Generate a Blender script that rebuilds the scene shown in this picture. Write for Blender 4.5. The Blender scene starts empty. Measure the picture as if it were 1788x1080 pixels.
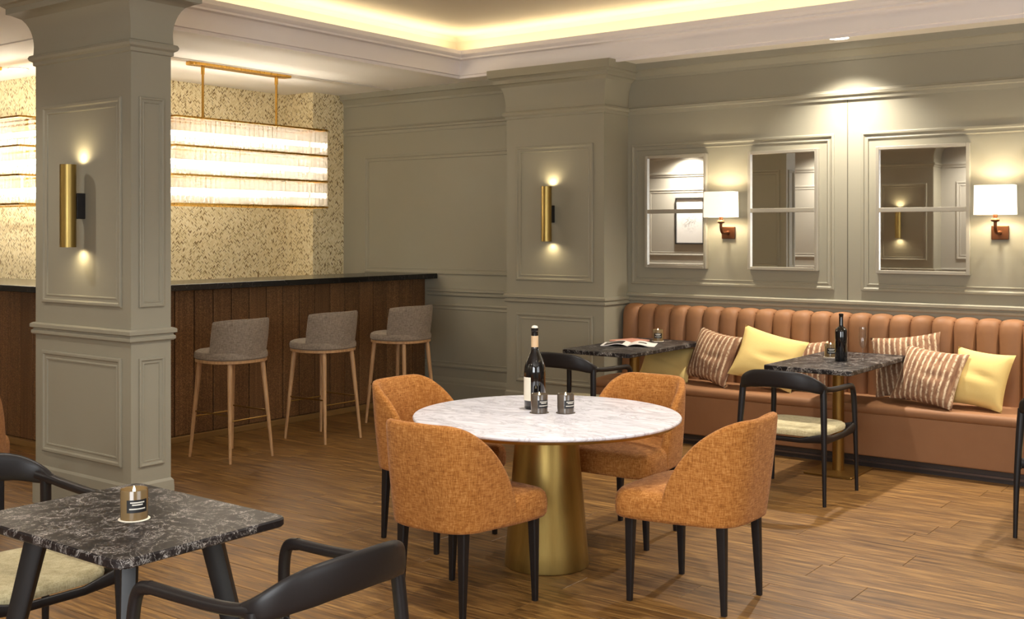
import bpy, bmesh, math, random
from math import sin, cos, pi, radians
from mathutils import Vector, Matrix, noise
random.seed(11)
sc = bpy.context.scene
COL = sc.collection

# ---------------------------------------------------------------- camera
CAM_H = 1.656
cd = bpy.data.cameras.new('camera'); cam = bpy.data.objects.new('camera', cd); COL.objects.link(cam)
cam.location = (0, 0, CAM_H); cam.rotation_euler = (pi / 2, 0, radians(37.0))
cd.sensor_fit = 'HORIZONTAL'; cd.sensor_width = 36; cd.lens = 36 * 1943 / 1788
cd.shift_x = 0; cd.shift_y = -133 / 1788
cd.clip_start = 0.05; cd.clip_end = 60
sc.camera = cam

# ---------------------------------------------------------------- world, exposure, large lights
w = bpy.data.worlds.new('world'); sc.world = w; w.use_nodes = True
w.node_tree.nodes['Background'].inputs[0].default_value = (0.6, 0.6, 0.6, 1)
w.node_tree.nodes['Background'].inputs[1].default_value = 0.0
vs = sc.view_settings
vs.view_transform = 'Standard'; vs.look = 'None'; vs.exposure = -0.06; vs.gamma = 1.0; vs.use_curve_mapping = False

WARM = (1.0, 0.82, 0.50); SOFT = (1.0, 0.92, 0.80); DAY = (0.93, 0.97, 1.0)
def area(name, loc, rot, sx, sy, power, col, parent=None):
    l = bpy.data.lights.new(name, 'AREA'); l.shape = 'RECTANGLE'; l.size = sx; l.size_y = sy
    l.energy = power; l.color = col
    o = bpy.data.objects.new(name, l); COL.objects.link(o); o.location = loc; o.rotation_euler = rot
    if parent: o.parent = parent
    return o
def spot(name, loc, rot, angle, blend, power, col, radius, parent=None):
    l = bpy.data.lights.new(name, 'SPOT'); l.spot_size = angle; l.spot_blend = blend
    l.energy = power; l.color = col; l.shadow_soft_size = radius
    o = bpy.data.objects.new(name, l); COL.objects.link(o); o.location = loc; o.rotation_euler = rot
    if parent: o.parent = parent
    return o
# daylight through the rear window (behind the camera), then an added side fill
area('daylight_fill_light', (-0.6, -1.02, 1.75), (radians(90), 0, 0), 2.6, 1.9, 190, DAY)
area('daylight_fill_light', (2.86, 2.6, 1.75), (radians(90), 0, radians(90)), 3.2, 1.9, 75, DAY)  # added side fill, out of view; no real window is known here

# ---------------------------------------------------------------- material helpers
def S(r, g, b):
    f = lambda c: (c / 255 / 12.92) if c / 255 <= .04045 else ((c / 255 + .055) / 1.055) ** 2.4
    return (f(r), f(g), f(b), 1)
def base(name):
    m = bpy.data.materials.new(name); m.use_nodes = True
    nt = m.node_tree; return m, nt, nt.nodes['Principled BSDF']
def N(nt, t, **k):
    n = nt.nodes.new(t)
    for a, b in k.items(): setattr(n, a, b)
    return n
def plain(name, col, rough=.5, metal=0, coat=0, spec=None):
    m, nt, p = base(name)
    p.inputs['Base Color'].default_value = col; p.inputs['Roughness'].default_value = rough
    p.inputs['Metallic'].default_value = metal; p.inputs['Coat Weight'].default_value = coat
    if spec is not None: p.inputs['Specular IOR Level'].default_value = spec
    return m
def coords(nt, scale=(1, 1, 1), rnd=False, which='Object'):
    tc = N(nt, 'ShaderNodeTexCoord'); mp = N(nt, 'ShaderNodeMapping')
    mp.inputs['Scale'].default_value = scale
    nt.links.new(tc.outputs[which], mp.inputs['Vector'])
    if rnd:
        oi = N(nt, 'ShaderNodeObjectInfo'); ml = N(nt, 'ShaderNodeMath', operation='MULTIPLY')
        ml.inputs[1].default_value = 37.0
        nt.links.new(oi.outputs['Random'], ml.inputs[0]); nt.links.new(ml.outputs[0], mp.inputs['Location'])
    return mp.outputs['Vector']
def noise_tex(nt, vec, scale, detail=4, rough=.55, dist=0):
    n = N(nt, 'ShaderNodeTexNoise'); n.inputs['Scale'].default_value = scale; n.inputs['Detail'].default_value = detail
    n.inputs['Roughness'].default_value = rough; n.inputs['Distortion'].default_value = dist
    nt.links.new(vec, n.inputs['Vector']); return n.outputs['Fac']
def ramp(nt, fac, stops):
    r = N(nt, 'ShaderNodeValToRGB'); e = r.color_ramp.elements
    while len(e) < len(stops): e.new(.5)
    for i, (pos, c) in enumerate(stops): e[i].position = pos; e[i].color = c
    nt.links.new(fac, r.inputs[0]); return r.outputs[0]
def mixc(nt, fac, a, b, mode='MIX'):
    m = N(nt, 'ShaderNodeMix', data_type='RGBA', blend_type=mode)
    if isinstance(fac, float): m.inputs[0].default_value = fac
    else: nt.links.new(fac, m.inputs[0])
    for v, i in ((a, 6), (b, 7)):
        if isinstance(v, tuple): m.inputs[i].default_value = v
        else: nt.links.new(v, m.inputs[i])
    return m.outputs[2]
def math_(nt, op, a, b=None):
    m = N(nt, 'ShaderNodeMath', operation=op)
    for i, v in enumerate((a, b)):
        if v is None: continue
        if isinstance(v, (int, float)): m.inputs[i].default_value = v
        else: nt.links.new(v, m.inputs[i])
    return m.outputs[0]
def bump(nt, p, h, strength=.2, dist=.01):
    b = N(nt, 'ShaderNodeBump'); b.inputs['Strength'].default_value = strength; b.inputs['Distance'].default_value = dist
    nt.links.new(h, b.inputs['Height']); nt.links.new(b.outputs[0], p.inputs['Normal'])
def emis(name, col, strength):
    m, nt, p = base(name)
    p.inputs['Base Color'].default_value = (0, 0, 0, 1)
    p.inputs['Emission Color'].default_value = col; p.inputs['Emission Strength'].default_value = strength
    return m

M = {}
def m_paint(name, c, rough=.6):
    m, nt, p = base(name)
    v = coords(nt); f = noise_tex(nt, v, 2.2, 3)
    c2 = tuple(x * .92 for x in c[:3]) + (1,)
    nt.links.new(mixc(nt, f, c, c2), p.inputs['Base Color']); p.inputs['Roughness'].default_value = rough
    bump(nt, p, noise_tex(nt, v, 180, 2), .04, .002)
    return m
M['paint'] = m_paint('greige_paint', S(152, 147, 129))
M['white'] = m_paint('ceiling_white', S(234, 228, 218), .7)
M['tray'] = m_paint('tray_ceiling_paint', S(202, 189, 166), .7)
M['rearwall'] = m_paint('pale_grey_paint', S(176, 172, 160))

def m_plank():
    m, nt, p = base('oak_plank')
    v = coords(nt, (1.2, 16, 1), True)
    g = noise_tex(nt, v, 3.0, 6, .6, .6)
    v2 = coords(nt, (3, 90, 1), True); g2 = noise_tex(nt, v2, 2.0, 3)
    c = ramp(nt, g, [(.31, S(74, 49, 23)), (.5, S(126, 90, 45)), (.7, S(176, 134, 73))])
    oi = N(nt, 'ShaderNodeObjectInfo')
    tint = ramp(nt, oi.outputs['Random'], [(0, (.78, .76, .73, 1)), (.5, (.93, .92, .9, 1)), (1, (1.08, 1.07, 1.04, 1))])
    c = mixc(nt, 1.0, c, tint, 'MULTIPLY')
    c = mixc(nt, math_(nt, 'MULTIPLY', g2, .35), c, S(70, 42, 22))
    nt.links.new(c, p.inputs['Base Color'])
    nt.links.new(math_(nt, 'ADD', math_(nt, 'MULTIPLY', g, .2), .34), p.inputs['Roughness'])
    bump(nt, p, g, .08, .004)
    return m
M['plank'] = m_plank()
def m_subfloor():
    m, nt, p = base('floor_underlay')
    v = coords(nt, (1, 12, 1)); g = noise_tex(nt, v, 2.4, 6, .6, .6)
    nt.links.new(ramp(nt, g, [(.3, S(84, 55, 30)), (.7, S(150, 106, 62))]), p.inputs['Base Color'])
    p.inputs['Roughness'].default_value = .4
    return m
M['sub'] = m_subfloor()

def m_black_marble():
    m, nt, p = base('black_marble')
    v = coords(nt, rnd=True)
    n1 = noise_tex(nt, v, 11, 8, .62, 1.6); n2 = noise_tex(nt, v, 5, 5, .6, 2.4); n3 = noise_tex(nt, v, 26, 6, .65, 2)
    v1 = math_(nt, 'ABSOLUTE', math_(nt, 'SUBTRACT', n2, .5)); v3 = math_(nt, 'ABSOLUTE', math_(nt, 'SUBTRACT', n3, .52))
    c = ramp(nt, n1, [(.45, S(26, 22, 23)), (.6, S(50, 44, 43)), (.8, S(92, 86, 80))])
    c = mixc(nt, ramp(nt, v1, [(.0, (.6, .6, .6, 1)), (.011, (0, 0, 0, 1))]), c, S(176, 170, 164))
    k = math_(nt, 'MULTIPLY', ramp(nt, v3, [(.0, (1, 1, 1, 1)), (.02, (0, 0, 0, 1))]), ramp(nt, n1, [(.5, (0, 0, 0, 1)), (.6, (1, 1, 1, 1))]))
    c = mixc(nt, k, c, S(212, 207, 200))
    nt.links.new(c, p.inputs['Base Color']); p.inputs['Roughness'].default_value = .42; p.inputs['Specular IOR Level'].default_value = .22
    return m
M['bmarble'] = m_black_marble()
def m_white_marble():
    m, nt, p = base('white_marble')
    v = coords(nt, (1, 2.4, 1)); n = noise_tex(nt, v, 2.2, 8, .62, 2.2); n2 = noise_tex(nt, v, 6, 5, .6, 1)
    a = math_(nt, 'ABSOLUTE', math_(nt, 'SUBTRACT', n, .5))
    c = ramp(nt, n2, [(.35, S(212, 210, 217)), (.65, S(238, 236, 242))])
    c = mixc(nt, ramp(nt, a, [(0, (.5, .5, .5, 1)), (.035, (0, 0, 0, 1))]), c, S(156, 150, 154))
    nt.links.new(c, p.inputs['Base Color']); p.inputs['Roughness'].default_value = .25
    return m
M['wmarble'] = m_white_marble()
def m_bar_stone():
    m, nt, p = base('bar_black_stone')
    v = coords(nt); n = noise_tex(nt, v, 3, 6, .6, 2); a = math_(nt, 'ABSOLUTE', math_(nt, 'SUBTRACT', n, .5))
    nt.links.new(mixc(nt, ramp(nt, a, [(0, (.3, .3, .3, 1)), (.008, (0, 0, 0, 1))]), S(22, 20, 20), S(120, 112, 100)), p.inputs['Base Color'])
    p.inputs['Roughness'].default_value = .2
    return m
M['bstone'] = m_bar_stone()

def m_tweed(name, dark, mid, light, s=1.0):
    m, nt, p = base(name)
    a = noise_tex(nt, coords(nt, (150 * s, 150 * s, 26 * s)), 1.0, 3, .6); b = noise_tex(nt, coords(nt, (24 * s, 24 * s, 170 * s)), 1.0, 3, .6)
    h = math_(nt, 'ADD', math_(nt, 'MULTIPLY', a, .5), math_(nt, 'MULTIPLY', b, .5))
    f = noise_tex(nt, coords(nt), 420 * s, 2)
    h2 = math_(nt, 'ADD', math_(nt, 'MULTIPLY', h, .75), math_(nt, 'MULTIPLY', f, .25))
    nt.links.new(ramp(nt, h2, [(.36, dark), (.5, mid), (.64, light)]), p.inputs['Base Color'])
    p.inputs['Roughness'].default_value = .9; p.inputs['Sheen Weight'].default_value = .08; p.inputs['Specular IOR Level'].default_value = .15
    bump(nt, p, h2, .5, .003)
    return m
M['tweed'] = m_tweed('orange_tweed', S(118, 71, 28), S(166, 107, 49), S(200, 146, 86), 1.25)
M['stool'] = m_tweed('grey_brown_fabric', S(104, 92, 80), S(138, 124, 108), S(164, 150, 132), 1.3)
M['seatpad'] = m_tweed('oatmeal_fabric', S(150, 138, 104), S(184, 172, 134), S(206, 196, 160), 1.3)
def m_leather(name, c1, c2):
    m, nt, p = base(name); v = coords(nt); n = noise_tex(nt, v, 5, 4)
    nt.links.new(mixc(nt, n, c1, c2), p.inputs['Base Color']); p.inputs['Roughness'].default_value = .6; p.inputs['Specular IOR Level'].default_value = .35
    bump(nt, p, noise_tex(nt, v, 260, 2), .1, .001); return m
M['leather'] = m_leather('tan_leather', S(150, 107, 73), S(138, 96, 63))
M['black'] = plain('black_stained_wood', S(27, 23, 23), .42, spec=.35)
M['blackmatt'] = plain('black_metal', S(22, 20, 20), .5)
M['dark'] = plain('dark_plinth', S(48, 40, 38), .4)
def m_brass(name, c, r):
    m, nt, p = base(name); n = noise_tex(nt, coords(nt, (60, 60, 2)), 2, 3)
    nt.links.new(mixc(nt, n, c, tuple(x * .82 for x in c[:3]) + (1,)), p.inputs['Base Color']); p.inputs['Metallic'].default_value = 1
    nt.links.new(math_(nt, 'ADD', math_(nt, 'MULTIPLY', n, .12), r), p.inputs['Roughness']); return m
M['brass'] = m_brass('brushed_brass', S(176, 150, 88), .32)
M['brassd'] = m_brass('aged_brass', S(150, 116, 62), .38)
M['gold'] = m_brass('polished_gold', S(222, 172, 84), .22)
M['bronze'] = m_brass('dark_bronze', S(104, 66, 44), .4)
def m_wood(name, a, b):
    m, nt, p = base(name); g = noise_tex(nt, coords(nt, (30, 30, 2.5), True), 2, 5, .6, .8)
    nt.links.new(ramp(nt, g, [(.3, a), (.7, b)]), p.inputs['Base Color']); p.inputs['Roughness'].default_value = .5; return m
M['ash'] = m_wood('pale_ash_wood', S(160, 118, 78), S(200, 160, 114))
def m_barpanel():
    m, nt, p = base('bronze_mesh_panel')
    v = coords(nt, (1, 1, 1), True)
    g = noise_tex(nt, coords(nt, (110, 110, 110), True), 1.4, 4, .65); st = noise_tex(nt, coords(nt, (50, 50, 1.2), True), 1, 3)
    h = math_(nt, 'ADD', math_(nt, 'MULTIPLY', g, .8), math_(nt, 'MULTIPLY', st, .2))
    oi = N(nt, 'ShaderNodeObjectInfo')
    c = ramp(nt, h, [(.35, S(78, 52, 31)), (.52, S(126, 90, 57)), (.68, S(182, 138, 90))])
    c = mixc(nt, 1.0, c, ramp(nt, oi.outputs['Random'], [(0, (.75, .74, .72, 1)), (1, (1.05, 1.05, 1.05, 1))]), 'MULTIPLY')
    nt.links.new(c, p.inputs['Base Color']); p.inputs['Roughness'].default_value = .42; p.inputs['Metallic'].default_value = .15
    bump(nt, p, h, .4, .004)
    return m
M['barpanel'] = m_barpanel()
def m_mosaic():
    m, nt, p = base('gold_herringbone_mosaic')
    tc = N(nt, 'ShaderNodeTexCoord'); sx = N(nt, 'ShaderNodeSeparateXYZ'); nt.links.new(tc.outputs['Object'], sx.inputs[0])
    h = math_(nt, 'ADD', sx.outputs['X'], sx.outputs['Y'])          # runs along either face
    z = sx.outputs['Z']
    # herringbone: zig-zag offset, then cut into chips
    zig = math_(nt, 'PINGPONG', h, .02)
    q = math_(nt, 'ADD', z, zig)
    cell_h = math_(nt, 'FLOOR', math_(nt, 'DIVIDE', h, .02)); cell_q = math_(nt, 'FLOOR', math_(nt, 'DIVIDE', q, .0105))
    cv = N(nt, 'ShaderNodeCombineXYZ'); nt.links.new(cell_h, cv.inputs[0]); nt.links.new(cell_q, cv.inputs[1])
    wn = N(nt, 'ShaderNodeTexWhiteNoise', noise_dimensions='2D'); nt.links.new(cv.outputs[0], wn.inputs['Vector'])
    c = ramp(nt, wn.outputs['Value'], [(0, S(118, 94, 56)), (.12, S(160, 134, 88)), (.18, S(222, 206, 158)), (.6, S(238, 222, 180)), (1, S(248, 238, 206))])
    gap = math_(nt, 'LESS_THAN', math_(nt, 'FRACT', math_(nt, 'DIVIDE', q, .0105)), .16)
    c = mixc(nt, math_(nt, 'MULTIPLY', gap, .55), c, S(132, 106, 64))
    nt.links.new(c, p.inputs['Base Color']); p.inputs['Roughness'].default_value = .35
    bump(nt, p, wn.outputs['Value'], .15, .003)
    return m
M['mosaic'] = m_mosaic()
M['mirror'] = plain('mirror_glass', (.90, .89, .88, 1), .015, 1)
M['frame'] = plain('silver_frame', S(168, 162, 148), .35, .35)
def m_shade():
    m, nt, p = base('linen_shade')
    p.inputs['Base Color'].default_value = S(240, 232, 215); p.inputs['Roughness'].default_value = .9
    p.inputs['Emission Color'].default_value = (1, .90, .72, 1)
    n = noise_tex(nt, coords(nt, (300, 300, 40)), 1, 2)
    nt.links.new(math_(nt, 'ADD', math_(nt, 'MULTIPLY', n, .25), .8), p.inputs['Emission Strength']); return m
M['shade'] = m_shade()
M['led'] = emis('warm_led', (1, .84, .58, 1), 4)
M['lampface'] = emis('downlight_lens', (1, .95, .86, 1), 9)
M['tube'] = emis('chandelier_tube', (1, .92, .78, 1), 26)
M['flame'] = emis('candle_flame', (1, .82, .5, 1), 9)
def m_crystal():
    m, nt, p = base('crystal_glass')
    out = nt.nodes['Material Output']
    gl = N(nt, 'ShaderNodeBsdfGlossy'); gl.inputs['Roughness'].default_value = .05; gl.inputs['Color'].default_value = (1, .97, .93, 1)
    tr = N(nt, 'ShaderNodeBsdfTransparent'); tr.inputs['Color'].default_value = (1, .985, .96, 1)
    tl = N(nt, 'ShaderNodeBsdfTranslucent'); tl.inputs['Color'].default_value = (1, .97, .93, 1)
    a = N(nt, 'ShaderNodeMixShader'); a.inputs[0].default_value = .13; b = N(nt, 'ShaderNodeMixShader'); b.inputs[0].default_value = .12
    nt.links.new(tr.outputs[0], a.inputs[1]); nt.links.new(tl.outputs[0], a.inputs[2])
    nt.links.new(a.outputs[0], b.inputs[1]); nt.links.new(gl.outputs[0], b.inputs[2]); nt.links.new(b.outputs[0], out.inputs[0])
    return m
M['crystal'] = m_crystal()
def m_clear(name, col, mixv):
    m, nt, p = base(name); out = nt.nodes['Material Output']
    tr = N(nt, 'ShaderNodeBsdfTransparent'); tr.inputs['Color'].default_value = col
    gl = N(nt, 'ShaderNodeBsdfGlossy'); gl.inputs['Roughness'].default_value = .03
    a = N(nt, 'ShaderNodeMixShader'); a.inputs[0].default_value = mixv
    nt.links.new(tr.outputs[0], a.inputs[1]); nt.links.new(gl.outputs[0], a.inputs[2]); nt.links.new(a.outputs[0], out.inputs[0]); return m
M['clear'] = m_clear('clear_glass', (.97, .97, .97, 1), .09)
M['smoke'] = plain('smoked_candle_glass', S(86, 76, 66), .18, 0, .5)
M['smoke2'] = plain('amber_candle_glass', S(120, 98, 66), .18, 0, .5)
M['wax'] = plain('cream_wax', S(226, 208, 164), .5)
M['print'] = plain('label_print', S(214, 208, 196), .6)
M['blacklabel'] = plain('black_label', S(24, 22, 22), .5)
M['botglass'] = plain('dark_bottle_glass', S(14, 12, 14), .08, 0, .6)
M['label'] = plain('cream_label', S(232, 224, 205), .6)
M['capsule'] = plain('beige_capsule', S(214, 182, 142), .45)
M['paper'] = plain('white_paper', S(226, 222, 216), .55)
M['paperdark'] = plain('printed_photo', S(58, 50, 50), .45)
M['pinkprint'] = plain('pink_print', S(206, 146, 126), .5)
def m_yellow():
    m, nt, p = base('mustard_linen'); v = coords(nt); n = noise_tex(nt, v, 300, 2)
    nt.links.new(mixc(nt, n, S(216, 186, 112), S(228, 202, 134)), p.inputs['Base Color']); p.inputs['Roughness'].default_value = .9
    bump(nt, p, noise_tex(nt, v, 9, 3), .07, .02); return m
M['yellow'] = m_yellow()
def m_stripe():
    m, nt, p = base('brown_striped_cotton')
    v = coords(nt); sx = N(nt, 'ShaderNodeSeparateXYZ'); nt.links.new(v, sx.inputs[0])
    wob = noise_tex(nt, coords(nt, (6, 6, 30)), 1, 3)
    x = math_(nt, 'ADD', sx.outputs['X'], math_(nt, 'MULTIPLY', wob, .014))
    fr = math_(nt, 'FRACT', math_(nt, 'DIVIDE', x, .040))
    col = math_(nt, 'FLOOR', math_(nt, 'DIVIDE', x, .040))
    off = math_(nt, 'FRACT', math_(nt, 'MULTIPLY', col, .377))
    pass
    line = ramp(nt, math_(nt, 'ABSOLUTE', math_(nt, 'SUBTRACT', fr, .5)), [(.05, (1, 1, 1, 1)), (.24, (0, 0, 0, 1))])
    brk = noise_tex(nt, coords(nt, (60, 60, 45)), 1, 3)
    k = math_(nt, 'MULTIPLY', line, ramp(nt, brk, [(.36, (.1, .1, .1, 1)), (.5, (1, 1, 1, 1))]))
    bg = ramp(nt, noise_tex(nt, coords(nt, (40, 40, 10)), 1, 3), [(.35, S(118, 82, 60)), (.65, S(158, 118, 88))])
    nt.links.new(mixc(nt, math_(nt, 'MULTIPLY', k, .85), bg, S(226, 206, 172)), p.inputs['Base Color']); p.inputs['Roughness'].default_value = .9
    bump(nt, p, noise_tex(nt, v, 9, 3), .07, .02); return m
M['stripe'] = m_stripe()
def m_art():
    m, nt, p = base('floral_print'); v = coords(nt); n = noise_tex(nt, v, 14, 6, .7, 2)
    g = N(nt, 'ShaderNodeTexGradient', gradient_type='SPHERICAL'); mp = N(nt, 'ShaderNodeMapping'); mp.inputs['Scale'].default_value = (5, 5, 4)
    nt.links.new(v, mp.inputs[0]); nt.links.new(mp.outputs[0], g.inputs[0])
    k = math_(nt, 'MULTIPLY', ramp(nt, n, [(.5, (0, 0, 0, 1)), (.56, (1, 1, 1, 1))]), g.outputs['Fac'])
    nt.links.new(mixc(nt, k, S(240, 240, 238), S(120, 120, 120)), p.inputs['Base Color']); return m
M['art'] = m_art()

# ---------------------------------------------------------------- mesh helpers
class MB:
    def __init__(s): s.v = []; s.f = []
    def add(s, vs, fs):
        o = len(s.v); s.v += [tuple(x) for x in vs]; s.f += [tuple(i + o for i in f) for f in fs]
    def box(s, x0, x1, y0, y1, z0, z1):
        s.add([(x0, y0, z0), (x1, y0, z0), (x1, y1, z0), (x0, y1, z0), (x0, y0, z1), (x1, y0, z1), (x1, y1, z1), (x0, y1, z1)],
              [(0, 3, 2, 1), (4, 5, 6, 7), (0, 1, 5, 4), (1, 2, 6, 5), (2, 3, 7, 6), (3, 0, 4, 7)]); return s
    def rings(s, rs, closed=True, cap0=True, cap1=True):
        n = len(rs[0]); vs = [p for r in rs for p in r]; fs = []
        for i in range(len(rs) - 1):
            for j in range(n if closed else n - 1):
                k = (j + 1) % n; fs.append((i * n + j, i * n + k, (i + 1) * n + k, (i + 1) * n + j))
        if cap0: fs.append(tuple(range(n - 1, -1, -1)))
        if cap1: fs.append(tuple((len(rs) - 1) * n + j for j in range(n)))
        s.add(vs, fs); return s
    def lathe(s, prof, n=32, c=(0, 0, 0), cap0=True, cap1=True):
        return s.rings([[(c[0] + r * cos(2 * pi * j / n), c[1] + r * sin(2 * pi * j / n), c[2] + z) for j in range(n)] for r, z in prof], True, cap0, cap1)
    def sweep(s, path, sizes, ref, n=14, p=2.3):
        path = [Vector(q) for q in path]; ref = Vector(ref); rs = []
        for i, q in enumerate(path):
            t = (path[min(i + 1, len(path) - 1)] - path[max(i - 1, 0)]).normalized()
            b = (ref - ref.dot(t) * t).normalized(); a = t.cross(b)
            wa, wb = sizes[i] if isinstance(sizes, list) else sizes
            ring = []
            for j in range(n):
                th = 2 * pi * j / n; c, d = cos(th), sin(th)
                ring.append(q + a * (wa * math.copysign(abs(c) ** (2 / p), c)) + b * (wb * math.copysign(abs(d) ** (2 / p), d)))
            rs.append(ring)
        return s.rings(rs)
    def slab(s, x0, x1, y0, y1, z0, z1, cr=.02, ev=.004, n=5):
        def outline(i):
            pts = []
            for cx, cy, a0 in ((x1 - cr, y1 - cr, 0), (x0 + cr, y1 - cr, 90), (x0 + cr, y0 + cr, 180), (x1 - cr, y0 + cr, 270)):
                for k in range(n + 1):
                    a = radians(a0 + 90 * k / n); pts.append((cx + (cr - i) * cos(a), cy + (cr - i) * sin(a)))
            return pts
        return s.rings([[(x, y, z) for x, y in outline(i)] for i, z in ((ev, z0), (0, z0 + ev), (0, z1 - ev), (ev, z1))])
    def build(s, name, mat, parent=None, smooth=35, bevel=0, loc=None, rot=None):
        me = bpy.data.meshes.new(name); me.from_pydata(s.v, [], s.f); me.update()
        bm = bmesh.new(); bm.from_mesh(me); bmesh.ops.recalc_face_normals(bm, faces=bm.faces); bm.to_mesh(me); bm.free()
        if smooth:
            me.polygons.foreach_set('use_smooth', [True] * len(me.polygons)); me.set_sharp_from_angle(angle=radians(smooth))
        me.materials.append(M[mat] if isinstance(mat, str) else mat)
        o = bpy.data.objects.new(name, me); COL.objects.link(o)
        if parent: o.parent = parent
        if loc: o.location = loc
        if rot: o.rotation_euler = rot
        if bevel:
            b = o.modifiers.new('bevel', 'BEVEL'); b.width = bevel; b.segments = 2; b.limit_method = 'ANGLE'
        return o
def cat_rom(pts, per=6):
    P = [Vector(p) for p in pts]; P = [P[0] * 2 - P[1]] + P + [P[-1] * 2 - P[-2]]; out = []
    for i in range(1, len(P) - 2):
        for k in range(per):
            t = k / per; a, b, c, d = P[i - 1:i + 3]
            out.append(.5 * ((2 * b) + (c - a) * t + (2 * a - 5 * b + 4 * c - d) * t * t + (3 * b - a - 3 * c + d) * t ** 3))
    out.append(P[-2]); return out
def tag(o, label=None, cat=None, group=None, kind=None):
    if label: o['label'] = label
    if cat: o['category'] = cat
    if group: o['group'] = group
    if kind: o['kind'] = kind
    return o
def thing(name, loc, rz=0, label=None, cat=None, group=None, kind=None):
    o = bpy.data.objects.new(name, None); COL.objects.link(o); o.location = loc; o.rotation_euler = (0, 0, rz)
    o.empty_display_size = .1
    return tag(o, label, cat, group, kind)
def dup(root, loc, rz, label, group=None):
    def cp(o, parent):
        c = o.copy(); COL.objects.link(c); c.parent = parent
        for ch in list(o.children): cp(ch, c)
        return c
    r = cp(root, None); r.location = loc; r.rotation_euler = (0, 0, rz); r['label'] = label
    if group: r['group'] = group
    return r
def share(o, parent, loc, rot=(0, 0, 0)):
    c = o.copy(); COL.objects.link(c); c.parent = parent; c.location = loc; c.rotation_euler = rot; return c

# mouldings
MOULD = [(0, 0), (0, .010), (.006, .014), (.018, .014), (.026, .006), (.040, .005), (.046, .008), (.052, .007), (.055, 0)]
def frame_mould(name, parent, put, a0, a1, z0, z1, k=1.0, mat='paint'):
    mb = MB(); rs = []
    for i, d in MOULD:
        i *= k
        rs.append([put(a0 + i, z0 + i, d), put(a1 - i, z0 + i, d), put(a1 - i, z1 - i, d), put(a0 + i, z1 - i, d)])
    mb.rings(rs, True, False, False); return mb.build(name, mat, parent, 20)
def rail(name, parent, put, a0, a1, prof, mat='paint'):
    mb = MB(); mb.rings([[put(a, z, d) for z, d in prof] for a in (a0, a1)], True); return mb.build(name, mat, parent, 20)
def loop_profile(name, parent, rect, prof, mat='paint'):
    x0, x1, y0, y1 = rect; mb = MB()
    mb.rings([[(x0 - o, y0 - o, z), (x1 + o, y0 - o, z), (x1 + o, y1 + o, z), (x0 - o, y1 + o, z)] for o, z in prof], True, True, True)
    return mb.build(name, mat, parent, 20)

CHAIR_RAIL = [(1.038, 0), (1.038, .012), (1.046, .020), (1.062, .020), (1.070, .010), (1.076, .010), (1.082, .026), (1.102, .026), (1.110, .012), (1.110, 0)]
UPPER_RAIL = [(2.685, 0), (2.685, .014), (2.715, .018), (2.722, .03), (2.742, .034), (2.750, .016), (2.765, .010), (2.765, 0)]
CROWN = [(2.99, 0), (2.99, .012), (3.015, .016), (3.03, .03), (3.06, .055), (3.066, .075), (3.12, .08), (3.12, 0)]
BASEB = [(0, 0), (0, .03), (.17, .03), (.18, .024), (.20, .022), (.225, .008), (.235, 0)]

# ================================================================ SETTING
CZ = 3.12; WY = 8.42; RY = -1.2; LX = -12.6; RX = 3.0
# --- floor
fl = MB().box(LX, RX, RY, WY + .2, -.12, -.004).build('floor', 'sub', None, 0)
tag(fl, 'brown oak plank floor running under the tables', 'floor', kind='structure')
PW, PL = .22, 1.5
pm = MB(); pm.slab(-PL / 2 + .001, PL / 2 - .001, -PW / 2 + .001, PW / 2 - .001, -.012, 0, .002, .0012, 1)
plank = pm.build('floor_plank', 'plank', fl, 0)
first = True
for r in range(27):
    y = 2.3 + PW * (r + .5); off = random.random() * PL
    for k in range(6):
        x = -8.6 + PL * (k + .5) + off * .6 + (.3 if r % 2 else 0)
        if first: plank.location = (x, y, 0); first = False
        else: share(plank, fl, (x, y, 0), (0, 0, pi if random.random() < .5 else 0))

# --- walls
wb = MB().box(LX, RX, WY, WY + .15, 0, 3.6).build('wall_back', 'paint', None, 0)
tag(wb, 'greige panelled wall behind the banquette and bar', 'wall', kind='structure')
pb = lambda a, z, d: (a, WY - d, z)
for a0, a1, z0, z1 in ((-8.28, -6.0, 1.25, 2.46), (-8.28, -6.0, .33, .96), (-5.03, -3.205, 1.215, 2.43), (-2.993, -1.0, 1.215, 2.43), (-.8, 1.2, 1.215, 2.43)):
    frame_mould('panel_moulding', wb, pb, a0, a1, z0, z1, 1.05)
rail('chair_rail', wb, pb, -7.40, -6.1, CHAIR_RAIL); rail('chair_rail', wb, pb, -5.08, RX, [(z + .03, d) for z, d in CHAIR_RAIL])
rail('baseboard', wb, pb, -7.38, -6.1, BASEB); rail('baseboard', wb, pb, -.34, RX, BASEB)
rail('frieze_moulding', wb, pb, -8.58, RX, UPPER_RAIL); rail('crown_moulding', wb, pb, -8.58, RX, CROWN)
sm = MB().box(-3.104, -3.098, WY - .003, WY, 1.14, 2.685).build('panel_seam', plain('seam_shadow_gap', S(92, 86, 72), .8), wb, 0)
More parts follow.
